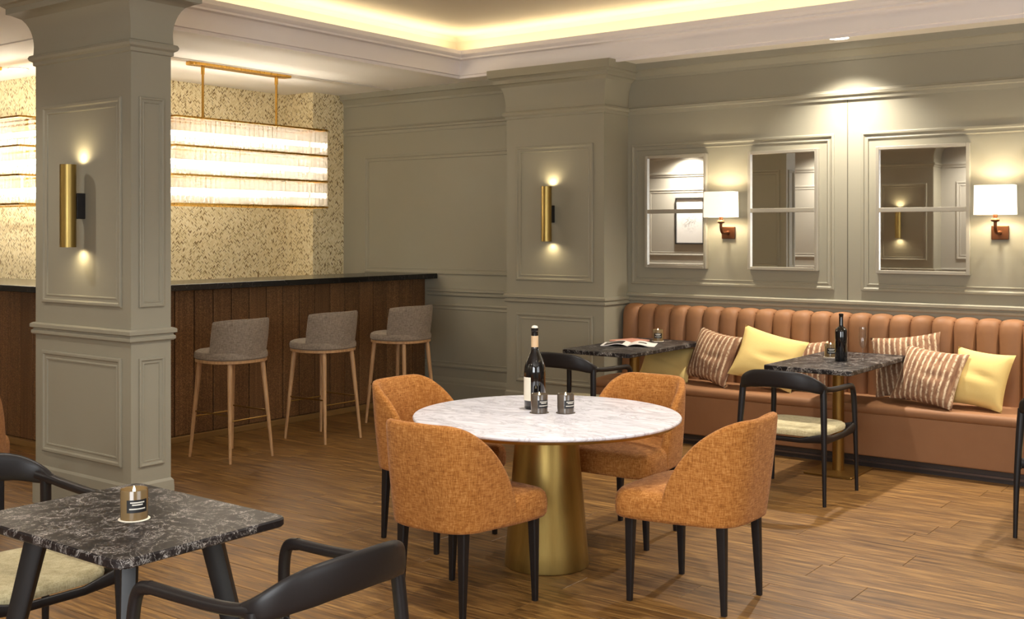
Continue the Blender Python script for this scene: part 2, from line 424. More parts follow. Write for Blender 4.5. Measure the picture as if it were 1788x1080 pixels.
# bar back walls (mosaic)
wm = MB().box(LX, -9.02, 5.6, WY + .05, 0, 3.3).build('wall_bar', 'mosaic', None, 0)
tag(wm, 'pale gold herringbone mosaic wall behind the bar', 'wall', kind='structure')
MB().box(-9.05, -8.6, 7.98, WY + .05, 0, 3.3).build('pier', 'mosaic', wm, 0)
wl = MB().box(LX - .15, LX, RY, 5.7, 0, 3.6).build('wall_left', 'rearwall', None, 0); tag(wl, 'plain pale wall at the far end beyond the bar', 'wall', kind='structure')
wr = MB().box(RX, RX + .15, RY - .15, WY + .15, 0, 3.6).build('wall_right', 'rearwall', None, 0); tag(wr, 'plain pale wall with the added window', 'wall', kind='structure')
we = MB().box(LX, RX, RY - .15, RY, 0, 3.6).build('wall_rear', 'rearwall', None, 0); tag(we, 'pale panelled wall seen in the mirrors', 'wall', kind='structure')
pe = lambda a, z, d: (a, RY + d, z)
for a0, a1 in ((-11.9, -10.6), (-10.4, -8.3), (-8.1, -6.5), (-4.9, -2.6)):
    frame_mould('panel_moulding', we, pe, a0, a1, 1.25, 2.46, 1.2, 'rearwall'); frame_mould('panel_moulding', we, pe, a0, a1, .33, .96, 1.2, 'rearwall')
rail('chair_rail', we, pe, LX, RX, CHAIR_RAIL, 'rearwall'); rail('frieze_moulding', we, pe, LX, RX, UPPER_RAIL, 'rearwall'); rail('crown_moulding', we, pe, LX, RX, CROWN, 'rearwall')

# --- columns
SHAFT = [(0, 0), (0, 3.1)]
def flare(d):   # capital: necking band, concave flare, abacus
    pr = [(0, 2.68), (.012, 2.685), (.012, 2.705), (.028, 2.715), (.034, 2.73), (.028, 2.745), (.010, 2.752), (.008, 2.80)]
    for k in range(9):
        t = k / 8; pr.append((.008 + (d - .07) * (1 - math.sqrt(max(0, 1 - t * t))), 2.80 + .19 * t))
    pr += [(d - .04, 2.995), (d - .04, 3.03), (d - .02, 3.045), (d, 3.05), (d, 3.12), (0, 3.12)]
    return pr
PLINTH = [(0, 0), (.014, 0), (.014, .19), (.013, .205), (.012, .225), (0, .24)]
def column(name, rect, label, faces, fl_=.165):
    x0, x1, y0, y1 = rect
    c = thing(name, ((x0 + x1) / 2, (y0 + y1) / 2, 0), 0, label, 'column', kind='structure')
    ox, oy = c.location.x, c.location.y
    R = (x0 - ox, x1 - ox, y0 - oy, y1 - oy)
    MB().box(R[0], R[1], R[2], R[3], 0, 3.1).build('shaft', 'paint', c, 0)
    loop_profile('capital', c, R, flare(fl_)); loop_profile('chair_rail', c, R, [(o, z) for z, o in CHAIR_RAIL])
    loop_profile('plinth', c, R, PLINTH)
    for fc, mg, kk in faces:
        if fc == 'front': put = lambda a, z, d: (a, R[2] - d, z); a0, a1 = R[0] + mg, R[1] - mg
        if fc == 'rear': put = lambda a, z, d: (a, R[3] + d, z); a0, a1 = R[0] + mg, R[1] - mg
        if fc == 'side': put = lambda a, z, d: (R[1] + d, a, z); a0, a1 = R[2] + mg, R[3] - mg
        frame_mould('panel_moulding', c, put, a0, a1, 1.235, 2.43, kk); frame_mould('panel_moulding', c, put, a0, a1, .33, .945, kk)
    return c
column('column', (-6.47, -5.48, 3.71, 3.975), 'freestanding greige panelled column with flared capital beside the bar', [('front', .085, 1), ('side', .05, .6), ('rear', .085, 1)])
column('pilaster_column', (-6.11, -5.07, 8.03, 8.5), 'greige panelled column built against the wall between bar and banquette', [('front', .11, 1)], .13)
column('rear_column', (-6.05, -5.13, -1.25, -.8), 'pale column with brass wall light seen in the mirror', [('rear', .1, 1)])

# --- ceiling with tray
TX0, TX1, TY0, TY1 = -6.66, 1.6, 4.25, 8.02
mb = MB()
def ring_rect(x0, x1, y0, y1, z): return [(x0, y0, z), (x1, y0, z), (x1, y1, z), (x0, y1, z)]
mb.rings([ring_rect(LX, RX, RY, WY + .1, 3.2), ring_rect(LX, RX, RY, WY + .1, CZ), ring_rect(TX0, TX1, TY0, TY1, CZ), ring_rect(TX0, TX1, TY0, TY1, 3.2)], True, False, False)
ce = mb.build('ceiling', 'white', None, 0); tag(ce, 'off-white ceiling with a recessed tray lit by a warm cove', 'ceiling', kind='structure')
def inset(o, z): return ring_rect(TX0 + o, TX1 - o, TY0 + o, TY1 - o, z)
cr = [(-.02, 3.20), (-.02, 3.10), (.012, 3.098), (.016, 3.12), (.03, 3.125)]
for k in range(7):
    t = k / 6; cr.append((.03 + .055 * (1 - cos(t * pi / 2)), 3.135 + .12 * sin(t * pi / 2)))
cr += [(.10, 3.26), (.10, 3.275), (.115, 3.285), (.125, 3.30), (.125, 3.335), (.10, 3.34), (.09, 3.30), (-.28, 3.295), (-.28, 3.205)]
mb = MB(); mb.rings([inset(o, z) for o, z in cr], True, False, False)
mb.build('cove_crown', m_paint('crown_white', S(242, 236, 234), .6), ce, 25)
mb = MB(); mb.rings([inset(-.26, 3.29), inset(-.26, 3.50), inset(-.22, 3.53)], True, False, False); mb.build('tray_side', 'tray', ce, 25)
mb = MB(); mb.rings([inset(-.3, 3.60), inset(-.3, 3.53)], True, True, True); mb.build('tray_panel', 'tray', ce, 0)
# cove led strips (lamp + strip on each side)
CW = 17
def cove(x0, x1, y0, y1):
    lx, ly = abs(x1 - x0), abs(y1 - y0); ln = max(lx, ly)
    t = thing('cove_light_strip', ((x0 + x1) / 2, (y0 + y1) / 2, 3.302), 0)
    t.parent = ce
    MB().box(-lx / 2 - .006, lx / 2 + .006, -ly / 2 - .006, ly / 2 + .006, 0, .008).build('strip', 'led', t, 0)
    area('cove_lamp', (0, 0, .012), (pi, 0, 0), max(lx, .03), max(ly, .03), CW * ln / 4, (1.0, .87, .58), t)
cove(TX0 - .1, TX1 + .1, TY1 + .1, TY1 + .1); cove(TX0 - .1, TX1 + .1, TY0 - .1, TY0 - .1)
cove(TX0 - .1, TX0 - .1, TY0, TY1); cove(TX1 + .1, TX1 + .1, TY0, TY1)
# shallow ceiling bead following the bar
mb = MB(); mb.rings([[(-12.3, 4.54, z0), (-7.83 + o, 4.54 - o, z0), (-7.83 + o, WY, z0)] for o, z0 in ((0, CZ), (0, CZ - .008), (.03, CZ - .008), (.03, CZ))], False, False, False)
mb.build('ceiling_bead', 'white', ce, 0)
# rear window behind the camera, and an added side window out of view
def window(name, loc, rz, w_, label):
    t = thing(name, loc, rz, label, 'window', kind='structure')
    for x0, x1, z0, z1 in ((-w_ / 2 - .08, -w_ / 2, -.08, 2.08), (w_ / 2, w_ / 2 + .08, -.08, 2.08), (-w_ / 2, w_ / 2, -.08, 0), (-w_ / 2, w_ / 2, 2.0, 2.08), (-.025, .025, 0, 2.0)):
        MB().box(x0, x1, 0, .06, z0, z1).build('window_frame', 'white', t, 0, .004)
    return t
window('window_1', (-.6, RY, .75), 0, 2.6, 'white framed window behind the dining area')
window('added_window', (RX, 2.6, .75), pi / 2, 3.2, 'added white window frame around the unseen side fill light')  # frame made up to go with the side fill light

# ================================================================ LIGHT FITTINGS
def downlight(loc, label, power, angle, visible=True, tilt=0, col=SOFT, blend=.7):
    t = thing('downlight', loc, 0, label, 'ceiling light', 'recessed ceiling downlights')
    MB().lathe([(.072, -.001), (.086, -.001), (.088, -.004), (.084, -.007), (.074, -.006)], 28, cap0=False, cap1=False).build('trim_ring', 'white', t)
    MB().lathe([(.073, -.002), (.073, -.0045)], 28).build('lens', 'lampface', t)
    spot('downlight_lamp', (0, 0, -.02), (tilt, 0, 0), radians(angle), blend, power, col, .04, t)
    return t
downlight((-3.06, 8.13, CZ), 'round recessed downlight washing the wall between the mirrors', 370, 130, blend=1, tilt=radians(-13))
downlight((-1.05, 8.13, CZ), 'round recessed downlight over the banquette beyond the lamps', 370, 130, blend=1, tilt=radians(-13))
downlight((-9.46, 5.26, CZ), 'round recessed downlight over the bar aisle', 60, 130)
downlight((-9.5, -.92, CZ), 'round recessed downlight above the framed print', 430, 150, blend=1)
downlight((-6.9, -.75, CZ), 'added downlight brightening the rear wall beside its column', 260, 150, blend=1)  # extra lamp added so the rear wall reflects brighter in the mirrors
downlight((-4.3, -.75, CZ), 'added downlight brightening the rear wall between column and window', 260, 150, blend=1)  # second lamp added to lift the mirrored rear wall
downlight((-3.3, 2.9, CZ), 'added unseen downlight over the near marble table', 120, 130)  # out-of-view lamp added to light the near end of the room
downlight((-6.6, 2.6, CZ), 'round recessed downlight in front of the freestanding column', 90, 130)
downlight((-.6, 2.9, CZ), 'added unseen downlight in the ceiling by the window', 120, 130)  # out-of-view lamp added as general ceiling light
downlight((-3.2, 4.9, 3.53), 'round recessed downlight in the tray over the round table', 200, 120, col=(1, .97, .94))
downlight((-5.4, 5.4, 3.53), 'added unseen downlight in the tray beside the bar stools', 35, 120)  # weak lamp added in the hidden part of the tray as fill
downlight((-1.2, 5.4, 3.53), 'added unseen downlight in the tray on the window side', 110, 120)  # another fill lamp added in the hidden part of the tray

def tube_sconce(loc, label):       # loc on the wall face, projecting to -Y
    t = thing('tube_sconce', loc, 0, label, 'wall light', 'brass up and down wall lights')
    MB().box(-.02, .02, -.055, 0, -.075, .075).build('bracket', 'blackmatt', t, 0, .003)
    MB().lathe([(.036, -.235), (.046, -.24), (.046, .24), (.036, .235), (.034, .0)], 32, (0, -.10, 0), False, False).build('shade_tube', 'brass', t)
    MB().lathe([(.033, -.2), (.033, .2)], 24, (0, -.10, 0)).build('lamp_holder', 'blackmatt', t)
    spot('up_lamp', (0, -.046, .244), (pi - radians(6), 0, 0), radians(165), 1, 3.6, WARM, .012, t)
    spot('down_lamp', (0, -.046, -.244), (radians(-6), 0, 0), radians(165), 1, 3.6, WARM, .012, t)
    return t
tube_sconce((-5.95, 3.71, 1.815), 'tall brass tube wall light on the freestanding column')
tube_sconce((-5.60, 8.03, 1.825), 'tall brass tube wall light on the column against the wall')
rs_ = tube_sconce((-5.64, -.8, 1.82), 'tall brass tube wall light seen in the mirror'); rs_.rotation_euler = (0, 0, pi)

def shade_lamp(x, label):
    t = thing('wall_lamp', (x, WY, 1.66), 0, label, 'wall lamp', 'shaded lamps between the mirrors')
    pl = MB().box(-.058, .058, -.02, 0, -.05, .05).build('backplate', 'bronze', t, 0, .004)
    MB().lathe([(.004, 0), (.016, 0), (.014, .012), (.004, .016)], 16).build('boss', 'bronze', pl, loc=(0, -.02, 0), rot=(pi / 2, 0, 0))
    MB().sweep(cat_rom([(0, -.02, 0), (0, -.07, -.004), (0, -.12, 0), (0, -.145, .03), (0, -.148, .085)], 5), (.011, .011), (1, 0, 0)).build('arm', 'bronze', t)
    MB().lathe([(.010, .075), (.026, .08), (.03, .09), (.024, .10), (.016, .105), (.016, .13)], 20, (0, -.148, 0)).build('lamp_holder', 'bronze', t)
    # oblong shade with rounded corners, open top and bottom
    mb = MB(); rs = []
    def oval(w_, d_, z, n=40):
        out = []
        for j in range(n):
            a = 2 * pi * j / n; c, s_ = cos(a), sin(a)
            out.append((w_ * math.copysign(abs(c) ** .55, c), -.148 + d_ * math.copysign(abs(s_) ** .55, s_), z))
        return out
    mb.rings([oval(.137, .088, .128), oval(.138, .090, .126), oval(.134, .088, .334), oval(.131, .086, .334), oval(.134, .087, .128)], True, False, False)
    mb.build('lamp_shade', 'shade', t, 50)
    l = bpy.data.lights.new('shade_bulb', 'POINT'); l.energy = 15; l.color = (1, .88, .66); l.shadow_soft_size = .03
    o = bpy.data.objects.new('shade_bulb', l); COL.objects.link(o); o.parent = t; o.location = (0, -.148, .23)
shade_lamp(-4.10, 'white shaded wall lamp on bronze plate beside the reflecting picture mirror')
shade_lamp(-1.99, 'white shaded wall lamp on bronze plate beyond the widest mirror')

def chandelier(loc, rz, label, L=1.70, nl=33, ns=8, cn_=.55):
    t = thing('chandelier', loc, rz, label, 'chandelier', 'tiered crystal chandeliers over the bar')
    D, H, T = .44, .72, .24       # local: long axis X, hangs from z=0 (ceiling)
    top = -.51
    cn = MB(); cn.slab(-cn_, cn_, -.06, .06, -.03, 0, .02, .004); cn.build('canopy', 'gold', t)
    for sx_ in (.14 - cn_, cn_ - .14):
        MB().lathe([(.011, top), (.011, -.10), (.016, -.10), (.016, -.03)], 16, (sx_, 0, 0)).build('hanging_rod', 'gold', t)
    def bar_frame(z, th):
        mb = MB(); r = []
        for o, zz in ((0, z), (0, z + th), (-.016, z + th), (-.016, z), (0, z)):
            r.append([(-L / 2 - o * -1, -D / 2 - o * -1, zz), (L / 2 + o, -D / 2 - o, zz), (L / 2 + o, D / 2 + o, zz), (-L / 2 - o, D / 2 + o, zz)])
            r[-1][0] = (-L / 2 - o, -D / 2 - o, zz)
        mb.rings(r, True, False, False); return mb.build('tier_frame', 'gold', t, 0)
    for k in range(4): bar_frame(top - k * T - (0 if k < 3 else .0), .016)
    MB().box(-L / 2, L / 2, -.012, .012, top, top + .014).build('top_bar', 'gold', t, 0)
    cm = MB(); cm.rings([[(-.021, -.004, z), (0, -.009, z), (.021, -.004, z), (.021, .004, z), (0, .006, z), (-.021, .004, z)] for z in (-.105, .105)])
    proto = cm.build('crystal_rod', 'crystal', t, 0); used = False
    for k in range(3):
        zc = top - T * k - T / 2 + .008
        spots_ = [(-L / 2 + L * (i + .5) / nl, s_ * (D / 2 - .009), 0 if s_ < 0 else pi) for s_ in (-1, 1) for i in range(nl)]
        spots_ += [(s_ * (L / 2 - .009), -D / 2 + D * (i + .5) / ns, pi / 2 * s_) for s_ in (-1, 1) for i in range(ns)]
        for x, y, a in spots_:
            a += random.uniform(-.12, .12); z = zc + random.uniform(-.003, .003)
            if not used: proto.location = (x, y, z); proto.rotation_euler = (0, 0, a); used = True
            else: share(proto, t, (x, y, z), (0, 0, a))
        MB().sweep([(-L / 2 + .06, 0, zc), (L / 2 - .06, 0, zc)], (.022, .022), (0, 0, 1), 12, 2).build('lamp_tube', 'tube', t)
    return t
chandelier((-7.88, 6.45, CZ), pi / 2, 'gold three-tier crystal chandelier hanging over the stools side of the bar')
chandelier((-9.86, 5.07, CZ), 0, 'gold three-tier crystal chandelier mostly hidden behind the freestanding column', 2.3, 40, 6, .38)

# ================================================================ BAR
bar = thing('bar_counter_front', (-7.43, 4.67, 0), 0, 'dark bronze panelled bar front with brass kick strip', 'bar')
mb = MB()   # carcass, L-shaped prism
def prism(mb, pts, z0, z1):
    mb.rings([[(x, y, z0) for x, y in pts], [(x, y, z1) for x, y in pts]])
prism(mb, [(-5.0, .012), (-.012, .012), (-.012, 3.745), (-.45, 3.745), (-.45, .45), (-5.0, .45)], 0.0, 1.205)
mb.build('carcass', 'blackmatt', bar, 0)
pw = .1865
pp = MB(); pp.slab(-pw / 2 + .004, pw / 2 - .004, -.006, .006, .05, 1.20, .003, .002, 2)
pan = pp.build('front_panel', 'barpanel', bar, 0); pan.rotation_euler = (0, 0, pi / 2); pan.location = (-.006, pw / 2 + .01, 0)
for k in range(1, 20): share(pan, bar, (-.006, pw * (k + .5) + .01, 0), (0, 0, pi / 2))
pp = MB(); 
for k in range(26): share(pan, bar, (-pw * (k + .5) - .01, .006, 0), (0, 0, 0))
mb = MB(); prism(mb, [(-5.0, -.045), (.045, -.045), (.045, 3.745), (.0, 3.745), (.0, 0.0), (-5.0, 0.0)], 0, .048); mb.build('kick_strip', plain('kick_brass', S(150, 116, 68), .45, .4), bar, 0, .004)
wt = MB(); prism(wt, [(-5.0, -.16), (.16, -.16), (.16, 3.745), (-.52, 3.745), (-.52, .52), (-5.0, .52)], 0, .05)
wo = wt.build('bar_worktop', 'bstone', None, 0, .004, loc=(-7.43, 4.67, 1.207)); tag(wo, 'long black stone worktop along the bar', 'worktop')

def stool():
    t = thing('bar_stool', (0, 0, 0), 0, 'x', 'bar stool', 'bar stools along the bar')
    def disc(k, z, y0=0.0):
        out = []
        for j in range(40):
            a = 2 * pi * j / 40; c, s_ = cos(a), sin(a)
            out.append((.25 * k * math.copysign(abs(c) ** .82, c), y0 + .25 * k * math.copysign(abs(s_) ** .82, s_), z))
        return out
    MB().rings([disc(.93, .708), disc(.98, .712), disc(.985, .728), disc(.95, .734)]).build('seat_rim', 'ash', t)
    MB().rings([disc(.96, .732), disc(1.0, .742), disc(1.005, .768), disc(.98, .786), disc(.9, .797), disc(.5, .803)]).build('seat', 'stool', t)
    # wrap-round low back (rear = -y)
    rs = []
    for k in range(25):
        a = radians(-90 - 78 + 156 * k / 24); e = abs(k - 12) / 12
        r0 = .248; top = 1.035 - .02 * e ** 3; ln = .045
        ring = []
        def pt(r, z):
            q = (z - .74) / .3
            return (r * cos(a), r * sin(a) * (1 + .0) - ln * q, z)
        for z in (.738, .80, .90, .98, top - .012): ring.append(pt(r0 + .006 * sin((z - .74) / .3 * pi), z))
        ring.append(pt(r0 - .008, top)); ring.append(pt(r0 - .024, top))
        for z in (top - .012, .98, .90, .80, .738): ring.append(pt(r0 - .034, z))
        rs.append(ring)
    MB().rings(rs).build('backrest', 'stool', t, 50)
    for sx_, sy_ in ((-1, 1), (1, 1), (-1, -1), (1, -1)):
        MB().sweep([(sx_ * .15, sy_ * .172, .715), (sx_ * .154, sy_ * .177, .66), (sx_ * .177, sy_ * .207, .3), (sx_ * .195, sy_ * .232, 0)], [(.017, .017), (.019, .019), (.015, .015), (.010, .010)], (1, 0, 0), 12, 2).build('leg', 'ash', t)
    zf = .30; fx, fy = .175, .205
    for a, b in (((-fx, fy), (fx, fy)), ((-fx, -fy), (fx, -fy)), ((-fx, -fy), (-fx, fy)), ((fx, -fy), (fx, fy))):
        z_ = zf if a[1] == b[1] else zf + .04
        MB().sweep([(a[0], a[1], z_), (b[0], b[1], z_)], (.006, .006), (0, 0, 1), 8, 2).build('footrest', 'brassd', t)
    return t
s0 = stool()
GB = 'bar stools along the bar'
s0.location = (-6.645, 5.35, 0); s0.rotation_euler = (0, 0, pi / 2); s0['label'] = 'grey upholstered bar stool standing closest to the freestanding column'
dup(s0, (-6.645, 6.275, 0), pi / 2, 'grey upholstered bar stool standing in the middle of the three', GB)
dup(s0, (-6.645, 7.20, 0), pi / 2, 'grey upholstered bar stool at the wall end of the bar', GB)

# ================================================================ BANQUETTE
BX0, BX1 = -5.042, -.35
bq = thing('banquette', (BX0, WY, 0), 0, 'tan leather banquette bench with channelled backrest along the wall', 'banquette')
L = BX1 - BX0
MB().box(0, L, -.585, -.02, 0, .075).build('plinth', 'dark', bq, 0)
MB().box(0, L, -.60, -.585, .03, .045).build('plinth_strip', plain('plinth_metal_strip', S(96, 86, 84), .35, .8), bq, 0)
MB().box(0, L, -.605, -.02, .078, .385).build('base', 'leather', bq, 0, .01)
rs = []
for x in (0, L):
    r = []
    for k in range(9):
        a = pi * (-.5 + k / 8); r.append((x, -.588 - .032 * cos(a), .392 + .036 * (1 + sin(a)) - .018))
    r += [(x, -.35, .458), (x, -.12, .45), (x, -.12, .374)]
    rs.append(r)
MB().rings(rs).build('seat', 'leather', bq, 50)
MB().box(0, L, -.10, 0, .36, 1.02).build('back_board', 'leather', bq, 0)
pit = .1535; nch = int(L / pit)
rs = []
zs = [.40, .60, .80, .95, 1.0, 1.025, 1.042, 1.05]
for j in range(13):
    u = -1 + 2 * j / 12; bul = math.sqrt(max(0, 1 - u * u * .96)); x = u * pit / 2 * .995
    r = []
    for i, z in enumerate(zs):
        q = [0, 0, 0, 0, .006, .018, .04, .07][i]; zz = z - (.028 * (1 - bul) if i > 3 else 0)
        r.append((x, -.113 - .044 * bul + q - .03 * (1 - (z - .4) / .65), zz))
    r += [(x, -.002, 1.05 - .028 * (1 - bul)), (x, -.002, .40)]
    rs.append(r)
ch = MB(); ch.rings(rs); ch0 = ch.build('back_channel', 'leather', bq, 55); ch0.location = (pit / 2, 0, 0)
for k in range(1, nch): share(ch0, bq, (pit * (k + .5), 0, 0))

def pillow(x, y, zc, w_, h_, mat, tilt, roll, yaw, label, seed, th=.085):
    mb = MB(); n = 20; rnd = random.Random(seed); ph = [rnd.uniform(0, 6) for _ in range(6)]
    def P(i, j, sgn):
        u, v = -1 + 2 * i / n, -1 + 2 * j / n
        X = w_ / 2 * u * (1 - .085 * (1 - v * v)); Z = h_ / 2 * v * (1 - .085 * (1 - u * u))
        tt = th * (max(0, (1 - u ** 2)) * max(0, (1 - v ** 2))) ** .42
        m_ = (1 - u * u) * (1 - v * v)
        wr = .006 * sin(2.5 * u + 2 * v + ph[0]) * m_
        cr_ = .013 * math.exp(-((v - .12 * sin(ph[1]) - .30 * sin(ph[2]) * u) ** 2) * 60) * math.exp(-((u - .35) ** 2) * 3) * m_
        cr_ -= .008 * math.exp(-((v + .25 + .2 * u) ** 2) * 50) * math.exp(-((u + .2) ** 2) * 4) * m_
        return (X, sgn * tt + (wr + cr_ if tt > .01 else 0), Z)
    vs = [P(i, j, -1) for i in range(n + 1) for j in range(n + 1)]; fs = []
    for i in range(n):
        for j in range(n): a = i * (n + 1) + j; fs.append((a, a + n + 1, a + n + 2, a + 1))
    idx = {}; o = len(vs)
    for i in range(n + 1):
        for j in range(n + 1):
            if 0 < i < n and 0 < j < n: idx[(i, j)] = len(vs); vs.append(P(i, j, 1))
            else: idx[(i, j)] = i * (n + 1) + j
    for i in range(n):
        for j in range(n): fs.append((idx[(i, j)], idx[(i, j + 1)], idx[(i + 1, j + 1)], idx[(i + 1, j)]))
    mb.add(vs, fs); o = mb.build('cushion', mat, None, 60)
    R = Matrix.Rotation(radians(yaw), 4, 'Z') @ Matrix.Rotation(radians(-tilt), 4, 'X') @ Matrix.Rotation(radians(roll), 4, 'Y')
    zmin = min((R @ Vector(v)).z for v in mb.v)
    o.rotation_euler = R.to_euler(); o.location = (x, y, .452 - zmin + zc)
    return tag(o, label, 'cushion', 'scatter cushions on the banquette')
pillow(-4.48, 8.06, 0, .46, .31, 'yellow', 30, 3, 4, 'yellow cushion under the marble table with the open magazine', 1)
pillow(-4.05, 8.03, 0, .44, .42, 'stripe', 20, 8, -14, 'brown striped cushion leaning upright between two yellow cushions', 2)
pillow(-3.58, 8.02, 0, .52, .42, 'yellow', 24, 14, 10, 'yellow cushion tipped on its corner behind the black armchair', 3)
pillow(-3.33, 8.14, 0, .36, .38, 'stripe', 16, -4, -4, 'striped cushion half hidden behind the bottle table', 4)
pillow(-2.565, 8.17, 0, .50, .44, 'stripe', 10, -8, 3, 'striped cushion tucked behind another striped cushion', 5, .05)
pillow(-2.355, 7.97, 0, .47, .42, 'stripe', 28, 5, -10, 'large striped cushion lying in front of its striped neighbour', 6)
pillow(-2.03, 8.02, 0, .40, .41, 'yellow', 22, 5, -8, 'yellow cushion standing at the end beside the striped pair', 7)
pillow(-1.62, 8.12, 0, .30, .38, 'yellow', 22, 0, 0, 'yellow cushion cut off by the edge of view', 8)

# ================================================================ MIRRORS, PICTURE
def mirror(x0, x1, z0, z1, label):
    t = thing('mirror', ((x0 + x1) / 2, WY, z0), 0, label, 'mirror', 'two-pane framed mirrors above the banquette')
    W = (x1 - x0) / 2; H = z1 - z0; f = .026; d = .045
    for a, b, c, e in ((-W, -W + f, 0, H), (W - f, W, 0, H), (-W + f, W - f, 0, f), (-W + f, W - f, H - f, H)):
        MB().box(a, b, -d, 0, c, e).build('frame_rail', 'frame', t, 0, .003)
    MB().box(-W + f, W - f, -d, -.008, H / 2 - .017, H / 2 + .017).build('crossbar', 'frame', t, 0, .003)
    for c, e in ((f, H / 2 - .017), (H / 2 + .017, H - f)):
        MB().box(-W + f, W - f, -.024, -.004, c, e).build('mirror_pane', 'mirror', t, 0)
    return t
mirror(-4.876, -4.288, 1.36, 2.325, 'framed mirror reflecting a white picture on the opposite wall')
mirror(-3.916, -3.325, 1.36, 2.32, 'plain dim framed mirror between the shaded lamp and the panel seam')
mirror(-2.87, -2.189, 1.352, 2.31, 'framed mirror reflecting a brass wall light')
mirror(-1.80, -1.12, 1.352, 2.31, 'framed mirror beyond the last shaded lamp')
pf = thing('framed_print', (-9.53, RY, 1.88), 0, 'black framed floral print on the opposite wall', 'picture')
for a, b, c, e in ((-.29, -.265, -.42, .42), (.265, .29, -.42, .42), (-.265, .265, -.42, -.395), (-.265, .265, .395, .42)):
    MB().box(a, b, 0, .03, c, e).build('frame_rail', 'blackmatt', pf, 0, .002)
MB().box(-.265, .265, 0, .012, -.395, .395).build('print', 'art', pf, 0)

# ================================================================ ROUND TABLE + ORANGE CHAIRS
rt = thing('round_table', (-3.225, 4.57, 0), 0, 'round white marble table on a conical brass pedestal', 'table')
MB().lathe([(.640, .7265), (.662, .7285), (.671, .735), (.672, .742), (.668, .748), (.655, .75)], 96).build('tabletop', 'wmarble', rt)
MB().lathe([(.62, .712), (.645, .714), (.652, .7265)], 96).build('top_rim', 'brass', rt)
pr = [(.205, 0), (.212, .003), (.213, .012)] + [(.212 - .060 * (k / 8), .012 + .70 * k / 8) for k in range(1, 9)]
MB().lathe(pr, 64).build('pedestal', 'brass', rt)

def orange_chair():
    t = thing('upholstered_chair', (0, 0, 0), 0, 'x', 'chair', 'orange upholstered chairs')
    half = [(0, -.285), (.11, -.28), (.185, -.25), (.232, -.19), (.250, -.11), (.262, -.03), (.266, .01), (.268, .035)]
    hp = cat_rom([(a, b, 0) for a, b in half], 4)
    pts = [Vector((-p.x, p.y, 0)) for p in reversed(hp[1:])] + hp
    n = len(pts); mid = n // 2
    acc = [0.0]
    for i in range(1, len(hp)): acc.append(acc[-1] + (hp[i] - hp[i - 1]).length)
    rs = []
    for i, q in enumerate(pts):
        e = acc[abs(i - mid)] / acc[-1]
        tan = (pts[min(i + 1, n - 1)] - pts[max(i - 1, 0)]).normalized(); nor = Vector((tan.y, -tan.x, 0))   # outward
        u = max(0, min(1, (e - .30) / .70)); top = .505 + .345 * (max(0, 1 - u ** 2.0)) ** .78
        def pt(off, z):
            k = max(0, (z - .40) / .45); back = max(0, min(1, (.06 - q.y) / .32))
            return (q.x * (1 + .02 * k) + nor.x * off, q.y + nor.y * off - .055 * k * back, z)
        ring = [pt(-.012, .383), pt(-.002, .388)]
        for k in range(8): z = .40 + (top - .02 - .40) * k / 7; ring.append(pt(.004 * sin(pi * k / 7), z))
        ring += [pt(-.006, top - .006), pt(-.02, top), pt(-.034, top - .006)]
        for k in range(6): z = top - .02 + (.42 - top + .02) * k / 5; ring.append(pt(-.042 - .01 * sin(pi * k / 5), z))
        rs.append(ring)
    MB().rings(rs).build('backrest', 'tweed', t, 55)
    out = [(0, -.27), (.10, -.265), (.17, -.24), (.215, -.185), (.238, -.10), (.262, .0), (.278, .10), (.287, .20), (.275, .268), (.22, .298), (.11, .308), (0, .31)]
    op = cat_rom([(a, b, 0) for a, b in out], 4)
    loop = op + [Vector((-p.x, p.y, 0)) for p in reversed(op[1:-1])]
    def ring(k, z, drop=0): return [(p.x * k, .02 + (p.y - .02) * k, z) for p in loop]
    MB().rings([ring(.90, .374), ring(.965, .379), ring(.995, .395), ring(1.0, .425), ring(.998, .455), ring(.975, .482), ring(.93, .498), ring(.84, .507), ring(.5, .513)]).build('seat', 'tweed', t, 60)
    for x, y, dx, dy in ((-.235, .215, -.01, .0), (.235, .215, .01, .0), (-.172, -.205, -.008, -.015), (.172, -.205, .008, -.015)):
        MB().sweep([(x, y, .39), (x + dx * .5, y + dy * .5, .2), (x + dx, y + dy, 0)], [(.023, .023), (.018, .018), (.0125, .0125)], (1, 0, 0), 12, 4).build('leg', 'black', t)
    return t
oc = orange_chair(); GO = 'orange upholstered chairs'
oc.location = (-3.185, 3.86, 0); oc['label'] = 'orange tweed chair with its back to the camera at the round table'
dup(oc, (-2.385, 4.578, 0), pi / 2, 'orange tweed chair seen side-on at the round table near the banquette armchairs', GO)
dup(oc, (-3.985, 4.60, 0), -pi / 2, 'orange tweed chair on the bar side of the round table', GO)
dup(oc, (-3.185, 5.285, 0), pi, 'orange tweed chair facing the camera across the round table', GO)
dup(oc, (-6.12, 3.02, 0), radians(60), 'orange tweed chair cut off beside the freestanding column', GO)

